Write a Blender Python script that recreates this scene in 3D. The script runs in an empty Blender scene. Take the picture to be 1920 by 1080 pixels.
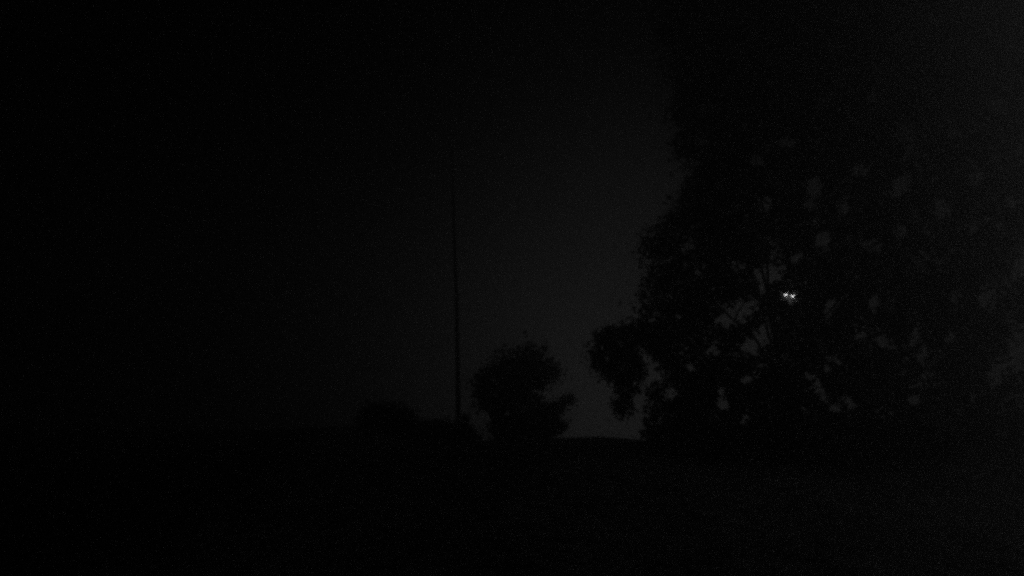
import bpy, math
import numpy as np
from mathutils import Vector

# ------------------------------------------------------------------ scene, camera, light
sc = bpy.context.scene
C = sc.collection
sc.render.engine = 'CYCLES'
sc.view_settings.view_transform = 'Standard'
sc.view_settings.look = 'None'
sc.view_settings.exposure = 0.0
sc.view_settings.gamma = 1.0
sc.cycles.pixel_filter_type = 'BLACKMAN_HARRIS'
sc.cycles.filter_width = 3.6          # the soft lens of the night camera
sc.cycles.max_bounces = 6
sc.cycles.use_adaptive_sampling = True
sc.cycles.adaptive_threshold = 0.08
sc.cycles.adaptive_min_samples = 26
sc.cycles.sample_clamp_indirect = 0.06
sc.cycles.volume_bounces = 1
sc.cycles.use_denoising = False     # the high-gain grain of the night camera stays
sc.render.dither_intensity = 2.0

F = 1250.0                            # focal length in pixels of the 1920 px wide photograph
TILT = math.radians(12.6)
EYE = 1.6
cam = bpy.data.cameras.new('camera')
cam.sensor_width = 36.0
cam.lens = 36.0 * F / 1920.0
cam.clip_start = 0.05
cam.clip_end = 2000.0
co = bpy.data.objects.new('camera', cam)
C.objects.link(co)
co.location = (0, 0, EYE)
co.rotation_euler = (math.pi / 2 + TILT, 0, 0)
sc.camera = co

# night sky: almost black, glow of distant lights ahead, plus an added side glow
GLOW = [(13, 1, 23.5, 0.0265), (80, 11, 30.0, 0.57)]     # azimuth, elevation, concentration, radiance; second is unseen, added to light the haze
BASE = 0.00005
w = bpy.data.worlds.new('World')
sc.world = w
w.use_nodes = True
nt = w.node_tree
bg = nt.nodes['Background']
tc = nt.nodes.new('ShaderNodeTexCoord')
nrm = nt.nodes.new('ShaderNodeVectorMath'); nrm.operation = 'NORMALIZE'
nt.links.new(tc.outputs['Generated'], nrm.inputs[0])


def mth(op, a, b=None):
    n = nt.nodes.new('ShaderNodeMath'); n.operation = op
    for i, v in enumerate((a, b)):
        if v is None:
            continue
        if isinstance(v, (int, float)):
            n.inputs[i].default_value = v
        else:
            nt.links.new(v, n.inputs[i])
    return n.outputs[0]


tot = None
for az, el, k, rad in GLOW:
    a, e = math.radians(az), math.radians(el)
    d = nt.nodes.new('ShaderNodeVectorMath'); d.operation = 'DOT_PRODUCT'
    nt.links.new(nrm.outputs[0], d.inputs[0])
    d.inputs[1].default_value = (math.sin(a) * math.cos(e), math.cos(a) * math.cos(e), math.sin(e))
    v = mth('MULTIPLY', mth('EXPONENT', mth('MULTIPLY', mth('SUBTRACT', d.outputs['Value'], 1.0), k)), rad)
    tot = v if tot is None else mth('ADD', tot, v)
tot = mth('ADD', tot, BASE)
cl = nt.nodes.new('ShaderNodeTexNoise'); cl.inputs['Scale'].default_value = 5.0; cl.inputs['Detail'].default_value = 4.0
nt.links.new(nrm.outputs[0], cl.inputs['Vector'])
tot = mth('MULTIPLY', tot, mth('ADD', mth('MULTIPLY', cl.outputs['Fac'], 0.3), 0.85))
nt.links.new(tot, bg.inputs['Color'])
bg.inputs['Strength'].default_value = 1.0

HAZE_DENSITY = 0.035
LAMP_POWER = 2.0
LAMP_EMIT = 8.5

# ------------------------------------------------------------------ helpers
rng = np.random.default_rng(7)


def P(px, py, Y):
    """photograph pixel -> point at ground distance Y in front of the camera"""
    x = (px - 960) / F
    v = (540 - py) / F
    dy = math.cos(TILT) - v * math.sin(TILT)
    dz = math.sin(TILT) + v * math.cos(TILT)
    s = Y / dy
    return np.array([x * s, Y, EYE + dz * s])


def smooth(t):
    t = np.clip(t, 0, 1)
    return t * t * (3 - 2 * t)


def ground_z(x, y):
    """a gentle slope that rises to a crest about 22 m away and falls off behind it"""
    x = np.asarray(x, float); y = np.asarray(y, float)
    crest = 1.53 + 0.32 * smooth((-2.2 - x) / 3.0) + 0.05 * np.sin(x * 0.9) + 0.03 * np.sin(x * 2.3 + 1)
    up = smooth((y - 2) / 20.0)
    down = smooth((y - 23) / 20.0)
    z = crest * up - (crest - 0.6) * down * up
    near = smooth((19 - y) / 6) * smooth((y + 6) / 6)
    xc = np.clip(x - 0.5, -14, 14)
    z = z - 0.017 * xc * xc * near  # cross curve shaped so the right faces the side glow, the left turns away
    z = z + 0.03 * np.sin(x * 1.7 + y * 0.6) * np.cos(y * 1.1) * smooth((20 - y) / 4)
    return z


def mat(name, col, rough=0.9, noise=None, bump=0.0, spec=0.2):
    m = bpy.data.materials.new(name)
    m.use_nodes = True
    n = m.node_tree
    b = n.nodes['Principled BSDF']
    b.inputs['Roughness'].default_value = rough
    b.inputs['Specular IOR Level'].default_value = spec
    b.inputs['Base Color'].default_value = (col[0], col[1], col[2], 1)
    if noise:
        t = n.nodes.new('ShaderNodeTexNoise')
        t.inputs['Scale'].default_value = noise
        t.inputs['Detail'].default_value = 6
        g = n.nodes.new('ShaderNodeTexCoord')
        n.links.new(g.outputs['Object'], t.inputs['Vector'])
        r = n.nodes.new('ShaderNodeValToRGB')
        r.color_ramp.elements[0].position = 0.3
        r.color_ramp.elements[1].position = 0.7
        r.color_ramp.elements[0].color = (col[0] * .5, col[1] * .5, col[2] * .5, 1)
        r.color_ramp.elements[1].color = (col[0] * 1.5, col[1] * 1.5, col[2] * 1.5, 1)
        n.links.new(t.outputs['Fac'], r.inputs['Fac'])
        n.links.new(r.outputs['Color'], b.inputs['Base Color'])
        if bump:
            u = n.nodes.new('ShaderNodeBump')
            u.inputs['Strength'].default_value = bump
            n.links.new(t.outputs['Fac'], u.inputs['Height'])
            n.links.new(u.outputs['Normal'], b.inputs['Normal'])
    return m


M_GROUND = mat('rough_grass_ground', (0.20, 0.20, 0.20), 0.85, 3.0, 0.4)
M_GRASS = mat('grass_blades', (0.04, 0.04, 0.04), 0.8)
M_LEAF = mat('leaves', (0.05, 0.05, 0.05), 0.6, 2.0)
M_BARK = mat('bark', (0.06, 0.06, 0.06), 0.9, 8.0, 0.5)
M_WOOD = mat('weathered_pole_wood', (0.07, 0.07, 0.07), 0.85, 12.0, 0.4)
M_STEEL = mat('painted_steel', (0.15, 0.15, 0.15), 0.5, 20.0)
M_LENS = bpy.data.materials.new('lit_lamp_glass')
M_LENS.use_nodes = True
_b = M_LENS.node_tree.nodes['Principled BSDF']
_b.inputs['Emission Color'].default_value = (1, 1, 1, 1)
_b.inputs['Emission Strength'].default_value = LAMP_EMIT


class Geo:
    def __init__(self):
        self.v = []; self.f = []; self.n = 0

    def add(self, v, f):
        v = np.asarray(v, float)
        self.v.append(v)
        self.f += [tuple(int(i) + self.n for i in q) for q in f]
        self.n += len(v)

    def box(self, c, s, rz=0.0):
        c = np.asarray(c, float)
        k = []
        for dx in (-1, 1):
            for dy in (-1, 1):
                for dz in (-1, 1):
                    x, y = dx * s[0] / 2, dy * s[1] / 2
                    k.append(c + [x * math.cos(rz) - y * math.sin(rz), x * math.sin(rz) + y * math.cos(rz), dz * s[2] / 2])
        self.add(k, [(0, 1, 3, 2), (4, 6, 7, 5), (0, 4, 5, 1), (2, 3, 7, 6), (0, 2, 6, 4), (1, 5, 7, 3)])

    def tube(self, pts, rad, n=10):
        pts = [np.asarray(p, float) for p in pts]
        V = []; Fc = []
        m = len(pts)
        for i, p in enumerate(pts):
            d = pts[min(i + 1, m - 1)] - pts[max(i - 1, 0)]
            d = d / np.linalg.norm(d)
            a = np.cross(d, [0, 1, 0.01] if abs(d[1]) < .9 else [1, 0, 0]); a /= np.linalg.norm(a)
            b = np.cross(d, a)
            for k in range(n):
                t = 2 * math.pi * k / n
                V.append(p + rad[i] * (math.cos(t) * a + math.sin(t) * b))
        for i in range(m - 1):
            for k in range(n):
                k2 = (k + 1) % n
                Fc.append((i * n + k, i * n + k2, (i + 1) * n + k2, (i + 1) * n + k))
        Fc.append(tuple(range(n - 1, -1, -1)))
        Fc.append(tuple((m - 1) * n + k for k in range(n)))
        self.add(V, Fc)

    def build(self, name, m, parent=None, smooth_=False, origin=(0, 0, 0)):
        me = bpy.data.meshes.new(name)
        v = np.concatenate(self.v) - np.asarray(origin, float)
        me.from_pydata(v.tolist(), [], self.f)
        me.materials.append(m)
        if smooth_:
            me.shade_smooth()
        me.update()
        o = bpy.data.objects.new(name, me)
        C.objects.link(o)
        if parent is not None:
            o.parent = parent
        return o


def empty(name, loc, label, cat, group=None):
    o = bpy.data.objects.new(name, None)
    C.objects.link(o)
    o.location = [float(a) for a in loc]
    o['label'] = label; o['category'] = cat
    if group:
        o['group'] = group
    return o


def inside(poly, x, y):
    r = np.zeros(len(x), bool)
    n = len(poly)
    for i in range(n):
        x1, y1 = poly[i]; x2, y2 = poly[(i + 1) % n]
        if y1 == y2:
            continue
        c = ((y1 > y) != (y2 > y)) & (x < (x2 - x1) * (y - y1) / (y2 - y1) + x1)
        r ^= c
    return r


def leaves_object(name, centres, size, m, parent, origin, aspect=0.45):
    """one mesh of small pointed leaves, each a folded rhombus of its own"""
    n = len(centres)
    a = rng.normal(size=(n, 3)); a /= np.linalg.norm(a, axis=1)[:, None]
    b = rng.normal(size=(n, 3)); b -= (b * a).sum(1)[:, None] * a
    b /= np.linalg.norm(b, axis=1)[:, None]
    nn = np.cross(a, b)
    s = size * rng.uniform(0.6, 1.4, n)[:, None]
    v = np.stack([centres - a * s, centres + b * s * aspect + nn * s * .15,
                  centres + a * s, centres - b * s * aspect + nn * s * .15], 1).reshape(-1, 3) - np.asarray(origin, float)
    me = bpy.data.meshes.new(name)
    me.vertices.add(4 * n); me.loops.add(4 * n); me.polygons.add(n)
    me.vertices.foreach_set('co', v.astype(np.float32).ravel())
    me.loops.foreach_set('vertex_index', np.arange(4 * n, dtype=np.int32))
    me.polygons.foreach_set('loop_start', np.arange(0, 4 * n, 4, dtype=np.int32))
    me.update(calc_edges=True)
    me.validate()
    me.materials.append(m)
    o = bpy.data.objects.new(name, me)
    C.objects.link(o); o.parent = parent
    return o


def crown_points(poly, Y, depth, n_clump, per, r_px, holes=(), rag=0.4):
    """leaf positions: clumps spread through the crown's volume, its outline and its gaps open"""
    poly = np.array(poly, float)
    lo, hi = poly.min(0), poly.max(0)
    cs = []
    while len(cs) < n_clump:
        q = rng.uniform(lo, hi, (n_clump * 2, 2))
        q = q[inside(poly, q[:, 0], q[:, 1])]
        cs += list(q)
    cs = np.array(cs[:n_clump])
    ph = rng.uniform(0, 6.3, 4)
    cs = cs + rag * np.stack([r_px * (.45 * np.sin(cs[:, 1] / r_px * .9 + ph[0]) + .35 * np.sin(cs[:, 1] / r_px * 2.3 + ph[1])),
                              r_px * (.4 * np.sin(cs[:, 0] / r_px * 1.1 + ph[2]) + .3 * np.sin(cs[:, 0] / r_px * 2.6 + ph[3]))], 1)
    cx = (lo[0] + hi[0]) / 2; hw = (hi[0] - lo[0]) / 2
    prof = np.sqrt(np.clip(1.1 - ((cs[:, 0] - cx) / hw) ** 2, 0.05, 1))
    cd = rng.uniform(-1, 1, n_clump) * depth * prof
    n = n_clump * per
    rr = np.repeat(r_px * rng.uniform(0.6, 1.5, n_clump), per)
    off = rng.normal(size=(n, 3)) * 0.5
    px = np.repeat(cs[:, 0], per) + off[:, 0] * rr
    py = np.repeat(cs[:, 1], per) + off[:, 1] * rr * 0.85
    mpp = Y / F
    yy = Y + np.repeat(cd, per) + off[:, 2] * rr * mpp
    keep = np.ones(n, bool)
    for hx, hy, rx, ry, rot in holes:
        left = rng.uniform(0.0, 0.08) if rx < 20 else 0.02
        f1, f2, f3, f4 = rng.uniform(0, 6.3, 4)
        c, s = math.cos(math.radians(rot)), math.sin(math.radians(rot))
        u = (px - hx) * c + (py - hy) * s
        v = -(px - hx) * s + (py - hy) * c
        d = (u / rx) ** 2 + (v / ry) ** 2
        wob = 1.1 + 0.75 * np.sin(px * .24 + py * .11 + f1) * np.sin(py * .29 - px * .08 + f2) + 0.45 * np.sin(px * .5 + f3) * np.sin(py * .55 + f4)
        keep &= ~(rng.random(n) < np.clip(1.0 - (d - 0.75 * wob) / 0.5, 0, 1 - left) * (d < 3))
    px, py, yy = px[keep], py[keep], yy[keep]
    x = (px - 960) / F; v = (540 - py) / F
    dy = math.cos(TILT) - v * math.sin(TILT); dz = math.sin(TILT) + v * math.cos(TILT)
    s = yy / dy
    pts = np.stack([x * s, yy, EYE + dz * s], 1)
    g = ground_z(pts[:, 0], pts[:, 1])
    return pts[pts[:, 2] > g + 0.03]


def limb(a, b, r0, r1, sag=0.0, n=7, wob=0.08):
    a = np.asarray(a, float); b = np.asarray(b, float)
    pts = []
    L = np.linalg.norm(b - a)
    for i in range(n):
        t = i / (n - 1)
        p = a * (1 - t) + b * t
        p = p + np.array([0, 0, sag * math.sin(math.pi * t)])
        if 0 < i < n - 1:
            p = p + rng.normal(size=3) * wob * L * 0.15
        pts.append(p)
    return pts, list(np.linspace(r0, r1, n))


# ------------------------------------------------------------------ setting: ground
xs = np.concatenate([np.linspace(-55, -24, 15), np.linspace(-22, 26, 121), np.linspace(28, 44, 9)])
ys = np.concatenate([np.linspace(-18, 0, 14), np.linspace(0.5, 30, 90), np.linspace(31, 50, 20)])
X, Yg = np.meshgrid(xs, ys)
Z = ground_z(X, Yg)
Z = Z + 0.012 * rng.normal(size=Z.shape) * (np.abs(Yg - 15) < 15)
V = np.stack([X.ravel(), Yg.ravel(), Z.ravel()], 1)
nx, ny = len(xs), len(ys)
g = Geo()
g.add(V, [(j * nx + i, j * nx + i + 1, (j + 1) * nx + i + 1, (j + 1) * nx + i) for j in range(ny - 1) for i in range(nx - 1)])
o = g.build('ground', M_GROUND, smooth_=True)
o['kind'] = 'structure'

# short rough grass over the slope: uncountable
n = 90000
gy = 3.2 + 20.5 * rng.random(n) ** 1.3
gx = (rng.random(n) * 2 - 1) * (gy * 0.85 + 2)
gz = ground_z(gx, gy)
h = rng.uniform(0.02, 0.06, n); t = rng.uniform(0, math.pi, n)
wd = rng.uniform(0.006, 0.014, n)
lean = rng.normal(size=(n, 2)) * 0.03
base = np.stack([gx, gy, gz - 0.01], 1)
side = np.stack([np.cos(t) * wd, np.sin(t) * wd, 0 * t], 1)
v = np.stack([base - side, base + side, base + np.stack([lean[:, 0], lean[:, 1], h], 1)], 1).reshape(-1, 3)
me = bpy.data.meshes.new('grass')
me.vertices.add(3 * n); me.loops.add(3 * n); me.polygons.add(n)
me.vertices.foreach_set('co', v.astype(np.float32).ravel())
me.loops.foreach_set('vertex_index', np.arange(3 * n, dtype=np.int32))
me.polygons.foreach_set('loop_start', np.arange(0, 3 * n, 3, dtype=np.int32))
me.update(calc_edges=True)
me.materials.append(M_GRASS)
o = bpy.data.objects.new('grass', me); C.objects.link(o)
o['kind'] = 'stuff'; o['label'] = 'short rough dark grass covering the slope below the trees'; o['category'] = 'grass'

# ------------------------------------------------------------------ the big tree on the right
YB = 18.0
big_poly = [(1238, -80), (1252, 60), (1258, 160), (1278, 240), (1292, 300), (1288, 345), (1272, 395), (1232, 446),
            (1202, 458), (1212, 520), (1204, 600), (1214, 640), (1226, 660), (1230, 700), (1216, 740), (1218, 775), (1224, 830),
            (1720, 835), (1745, 700), (1750, 560), (1735, 420), (1715, 300), (1700, 150), (1720, -80)]
gaps = [(1543, 453, 13, 18, 0), (1638, 462, 15, 12, 0), (1440, 512, 28, 17, -15), (1432, 540, 9, 10, 0), (1382, 498, 12, 8, 0), (1310, 514, 9, 6, 0),
        (1494, 483, 13, 7, -35), (1382, 588, 34, 19, -25), (1360, 600, 15, 8, 0), (1420, 640, 34, 16, -30), (1438, 618, 11, 18, 15),
        (1338, 659, 12, 8, 0), (1295, 689, 8, 8, 0), (1207, 668, 7, 18, -35), (1221, 686, 10, 9, 0), (1227, 706, 8, 9, 0),
        (1256, 738, 14, 10, 0), (1356, 745, 8, 22, -15), (1352, 758, 13, 8, 0), (1399, 712, 8, 8, 0), (1396, 790, 7, 12, 15),
        (1519, 706, 14, 6, 10), (1534, 726, 9, 9, 0), (1545, 744, 9, 7, 0), (1567, 766, 10, 6, 0), (1594, 757, 8, 9, 0), (1550, 692, 8, 7, 0),
        (1560, 572, 12, 8, -20), (1552, 590, 8, 14, 0), (1638, 570, 9, 16, 0), (1613, 631, 11, 8, 0), (1660, 642, 18, 9, 25),
        (1716, 630, 9, 17, 30), (1727, 668, 10, 15, 0), (1742, 698, 9, 20, 30), (1715, 749, 13, 8, 0), (1722, 722, 14, 5, -20), (1747, 723, 10, 7, 0),
        (1527, 353, 12, 15, 0), (1520, 385, 9, 11, 0), (1432, 381, 12, 11, 0), (1478, 268, 13, 9, 0), (1770, 390, 20, 24, 0),
        (1685, 437, 13, 12, 0), (1418, 300, 10, 10, 0), (1583, 390, 9, 9, 0), (1615, 320, 14, 10, 0), (1690, 350, 16, 20, 20), (1700, 250, 14, 18, 0),
        (1272, 594, 5, 4, 0), (1190, 780, 12, 40, 0), (1479, 556, 15, 8, 8), (1485, 567, 6, 5, 0), (1640, 180, 12, 12, 0), (1560, 90, 12, 9, 0)]
bx, bz = P(1455, 700, YB)[0], None
bz = float(ground_z(bx, YB))
org = np.array([bx, YB, bz])
big = empty('broadleaf_tree', org, 'tallest tree, its huge dark crown pierced by small gaps and a bright lamp behind', 'tree')
pts = crown_points(big_poly, YB, 1.7, 2600, 38, 27, [(a, b, c * 1.2, d * 1.2, e) for a, b, c, d, e in gaps], 0.8)


def to_px(p):
    p = np.atleast_2d(p)
    y, z = p[:, 1], p[:, 2] - EYE
    f_ = y * math.cos(TILT) + z * math.sin(TILT)
    u_ = -y * math.sin(TILT) + z * math.cos(TILT)
    return 960 + F * p[:, 0] / f_, 540 - F * u_ / f_


qx, qy = to_px(pts)
pts = pts[((qx - 1479.5) / 13) ** 2 + ((qy - 555) / 6) ** 2 > 1]
leaves_object('crown', pts, 0.085, M_LEAF, big, org)
gg = Geo()
fork = P(1468, 700, YB)
gg.tube([org + [0, 0, -0.15], org + [0, 0, 0.3], org * .55 + fork * .45, fork], [0.42, 0.30, 0.26, 0.22], 14)
ends = [(1290, 520, -.6), (1250, 600, .4), (1330, 330, .5), (1400, 160, -.5), (1350, 60, .3), (1640, 300, -.6), (1690, 430, .4), (1700, 610, -.3), (1590, 540, .9)]
for ex, ey, ed in ends:
    q = P(ex, ey, YB + ed)
    p_, r_ = limb(fork, q, 0.05, 0.015, 0.1)
    gg.tube(p_, r_, 8)
    for k in range(3):
        s = p_[3 + k]
        e = s + rng.normal(size=3) * np.array([.7, .5, .6]) + [0, 0, .2]
        p2, r2 = limb(s, e, 0.025, 0.008, 0.05, 5)
        ax, ay = to_px(np.array(p2))
        if (np.hypot(ax - 1480, ay - 555) < 60).any():
            continue
        gg.tube(p2, r2, 6)
gg.build('trunk', M_BARK, big, True, org)

# drooping bough reaching out to the left, with hanging leaf tips
droop = [(1118, 630), (1134, 619), (1160, 617), (1184, 620), (1225, 618), (1230, 650), (1196, 652), (1200, 674), (1208, 700), (1188, 704), (1192, 722),
         (1178, 742), (1180, 765), (1160, 782), (1154, 778), (1164, 744), (1160, 712), (1149, 704), (1146, 716), (1138, 700), (1126, 716), (1122, 690), (1110, 656)]
dp = crown_points(droop, 17.4, 0.7, 190, 30, 17, [(1140, 672, 6, 5, 0), (1168, 690, 5, 7, 20), (1165, 655, 5, 3, 0), (1128, 652, 3, 4, 0), (1172, 730, 4, 6, 0), (1206, 664, 7, 18, -35), (1190, 720, 5, 7, 0), (1196, 752, 10, 12, 0)])
b_ = leaves_object('drooping_bough', dp, 0.065, M_LEAF, big, org)
b_['label'] = 'bough drooping low at the left edge of the crown'
gd = Geo()
p_, r_ = limb(P(1300, 600, 17.8), P(1130, 640, 17.4), 0.06, 0.015, 0.12)
gd.tube(p_, r_, 7)
for a_, e_ in (((1180, 630), (1170, 770)), ((1150, 635), (1140, 705)), ((1200, 640), (1205, 705))):
    p2, r2 = limb(P(*a_, 17.4), P(*e_, 17.4), 0.016, 0.004, 0, 6)
    gd.tube(p2, r2, 6)
gd.build('bough', M_BARK, big, True, org)


def bush(name, poly, Y, depth, nc, per, rpx, size, label, cat, stem, holes=(), part='foliage'):
    bxx = P(stem[0][0], stem[0][1], Y)[0]
    orr = np.array([bxx, Y, float(ground_z(bxx, Y))])
    e = empty(name, orr, label, cat)
    leaves_object(part, crown_points(poly, Y, depth, nc, per, rpx, holes), size, M_LEAF, e, orr)
    k = Geo()
    top = P(*stem[1], Y)
    r = stem[2]
    k.tube([orr + [0, 0, -.1], orr * .6 + top * .4 + [0.03, 0, 0], top], [r, r * .8, r * .5], 9)
    for ex, ey in stem[3]:
        p_, r_ = limb(top * .8 + orr * .2, P(ex, ey, Y + rng.uniform(-.4, .4)), r * .5, r * .1, 0.05, 6)
        k.tube(p_, r_, 6)
    k.build('trunk' if cat == 'tree' else 'stem', M_BARK, e, True, orr)
    return e


# round tree in the middle
bush('round_tree', [(1003, 640), (1012, 660), (1018, 688), (1038, 690), (1041, 706), (1032, 722), (1006, 738), (1010, 770), (1020, 830),
                    (915, 830), (928, 782), (904, 758), (896, 722), (900, 696), (920, 690), (940, 688), (936, 666), (960, 664), (978, 650), (990, 650)],
     23.5, 1.2, 210, 46, 20, 0.085,
     'rounded bushy tree alone against the paler sky, between the thin pole and the big tree', 'tree',
     ((963, 800), (965, 740), 0.09, [(920, 710), (940, 670), (1000, 660), (1025, 705), (985, 650)]),
     [(908, 782, 14, 10, 20), (1024, 775, 8, 6, 0), (925, 712, 5, 4, 0), (1018, 672, 4, 5, 0), (950, 775, 5, 4, 0), (990, 752, 3, 3, 0)], 'crown')

# feathery shrub right of it
bush('feathery_shrub', [(1022, 762), (1046, 756), (1072, 742), (1068, 762), (1052, 772), (1030, 782), (1046, 794), (1062, 792), (1056, 804), (1030, 812), (1050, 830), (1000, 830), (1010, 780)],
     21.5, 0.5, 130, 28, 12, 0.055,
     'small feathery shrub in two tiers at the right foot of the round tree', 'shrub',
     ((1028, 810), (1035, 785), 0.025, [(1064, 750), (1055, 800), (1045, 765)]))

# domed bush and clipped hedge on the left skyline
bush('domed_bush', [(670, 806), (678, 784), (694, 768), (716, 759), (742, 760), (762, 768), (778, 782), (792, 800), (800, 830), (665, 830)],
     22.5, 0.9, 200, 36, 14, 0.07,
     'low domed bush on the skyline, farthest left of the plants', 'bush',
     ((728, 815), (728, 790), 0.04, [(700, 775), (760, 780), (730, 768)]))
bush('low_hedge', [(775, 793), (800, 791), (860, 791), (872, 804), (900, 812), (900, 832), (775, 832)],
     22.0, 0.4, 170, 34, 10, 0.055,
     'low flat topped hedge between the domed bush and the thin pole', 'hedge',
     ((820, 815), (820, 805), 0.03, [(790, 800), (850, 800)]))
bush('foot_shrub', [(864, 782), (872, 780), (880, 796), (890, 812), (890, 832), (858, 832)],
     20.8, 0.25, 50, 24, 8, 0.045,
     'tiny shrub growing against the foot of the thin pole', 'shrub',
     ((870, 815), (870, 800), 0.012, [(866, 788), (880, 800)]))

# dense undergrowth below the big tree
bush('undergrowth_hedge', [(1222, 800), (1300, 796), (1420, 806), (1560, 796), (1700, 800), (1790, 806), (1800, 850), (1222, 850)],
     17.0, 0.6, 420, 36, 18, 0.08,
     'wide dark hedge of undergrowth filling the space beneath the big tree', 'hedge',
     ((1500, 830), (1500, 812), 0.04, [(1300, 810), (1420, 812), (1650, 810), (1750, 815)]))

# second tall tree at the far right, paler behind the added haze
bush('tall_tree', [(1715, -80), (2010, -80), (2030, 300), (2010, 560), (2020, 850), (1740, 850), (1750, 700), (1755, 500), (1725, 300), (1710, 120)],
     21.5, 1.5, 1250, 34, 30, 0.10,
     'second tall tree, hazier, cut off by the right edge beside the big tree', 'tree',
     ((1812, 850), (1815, 640), 0.14, [(1790, 520), (1880, 520), (1830, 300), (1960, 480), (1870, 100), (1780, 700)]),
     [(1793, 558, 10, 18, 0), (1768, 392, 18, 22, 10), (1822, 428, 14, 9, 0), (1912, 660, 24, 48, 0), (1872, 700, 20, 30, 20),
      (1782, 632, 12, 11, 0), (1850, 560, 16, 20, 0), (1830, 330, 14, 20, 0), (1895, 380, 12, 14, 0), (1790, 250, 12, 12, 0), (1870, 200, 18, 16, 0),
      (1820, 750, 10, 8, 0), (1915, 500, 16, 18, 0)], 'crown')

# ------------------------------------------------------------------ thin leaning pole
Yp = 21.0
b0 = P(861, 800, Yp); zt = float(ground_z(b0[0], Yp))
b0 = np.array([b0[0], Yp, zt])
t0 = P(848, 285, Yp)
pole = empty('utility_pole', b0, 'tall thin dark pole leaning slightly to the left against the sky', 'pole')
k = Geo()
k.tube([b0 + [0, 0, -.3], b0 * .5 + P(856, 560, Yp) * .5, P(856, 560, Yp), P(851, 420, Yp), t0], [0.08, 0.068, 0.056, 0.044, 0.03], 14)
k.build('shaft', M_WOOD, pole, True, b0)
k = Geo()
k.tube([t0 + [0, 0, 0.0], t0 + [0, 0, .06], t0 + [0, 0, .10]], [0.045, 0.045, 0.015], 12)
k.build('cap', M_STEEL, pole, False, b0)

# ------------------------------------------------------------------ twin lamp seen through the crown
YL = 34.0
lc = P(1479, 552, YL)
lb = np.array([lc[0], YL + .1, float(ground_z(lc[0], YL))])
lamp = empty('street_lamp', lb, 'street lamp with two small bright heads, shining through a gap in the big tree', 'street lamp')
k = Geo()
k.tube([lb + [0, 0, -.2], lb + [0, 0, .6], [lb[0], lb[1], lc[2] + .12]], [0.10, 0.075, 0.045], 12)
k.build('pole', M_STEEL, lamp, True, lb)
k = Geo()
a_, e_ = P(1473, 546, YL + .08), P(1485.5, 547, YL + .08)
k.tube([a_, (a_ + e_) / 2 + [0, 0, .03], e_], [.02, .025, .02], 8)
k.build('bracket', M_STEEL, lamp, True, lb)
for (px, py, r, sc_) in ((1472.6, 553.3, 0.046, 1.0), (1485.6, 555.8, 0.036, 1.0)):
    c = P(px, py, YL)
    k = Geo()
    k.tube([c + [0, .10, .05], c + [0, .06, .05], c + [0, .0, .01], c + [0, -.03, 0]], [.03, r * .9, r * 1.15, r * 1.2], 16)
    hd = k.build('lamp_head', M_STEEL, lamp, True, lb)
    k = Geo()
    wx = 1.0 if px < 1480 else 1.5
    V = []; Fc = []
    for i in range(5):
        ph = i / 4 * math.pi / 2
        for j in range(16):
            th = j / 16 * 2 * math.pi
            V.append(c + [wx * r * math.cos(ph) * math.cos(th), -.034 - r * .5 * math.sin(ph), r * math.cos(ph) * math.sin(th)])
    for i in range(4):
        for j in range(16):
            Fc.append((i * 16 + j, i * 16 + (j + 1) % 16, (i + 1) * 16 + (j + 1) % 16, (i + 1) * 16 + j))
    k.add(V, Fc)
    k.build('lens', M_LENS, hd, True, lb)
    li = bpy.data.lights.new('lamp_light', 'POINT')
    li.energy = LAMP_POWER
    li.shadow_soft_size = 0.05
    lo = bpy.data.objects.new('lamp_light', li)
    C.objects.link(lo)
    lo.location = [float(q) for q in (c + [0, -.25, -.02] - lb)]
    lo.parent = lamp

# ------------------------------------------------------------------ added haze, imitates the camera's veiling glow
k = Geo()
k.box((-5.5, 16, 5.7), (101, 70, 20.6))
hz = k.build('haze', mat('haze', (1, 1, 1)))
hz['kind'] = 'stuff'; hz['label'] = 'thin night mist in the air over the slope'; hz['category'] = 'haze'
mt = hz.data.materials[0].node_tree
mt.nodes.remove(mt.nodes['Principled BSDF'])
pv = mt.nodes.new('ShaderNodeVolumePrincipled')
pv.inputs['Color'].default_value = (0.95, 0.95, 0.95, 1)
pv.inputs['Density'].default_value = HAZE_DENSITY
pv.inputs['Anisotropy'].default_value = 0.85
mt.links.new(pv.outputs[0], mt.nodes['Material Output'].inputs['Volume'])
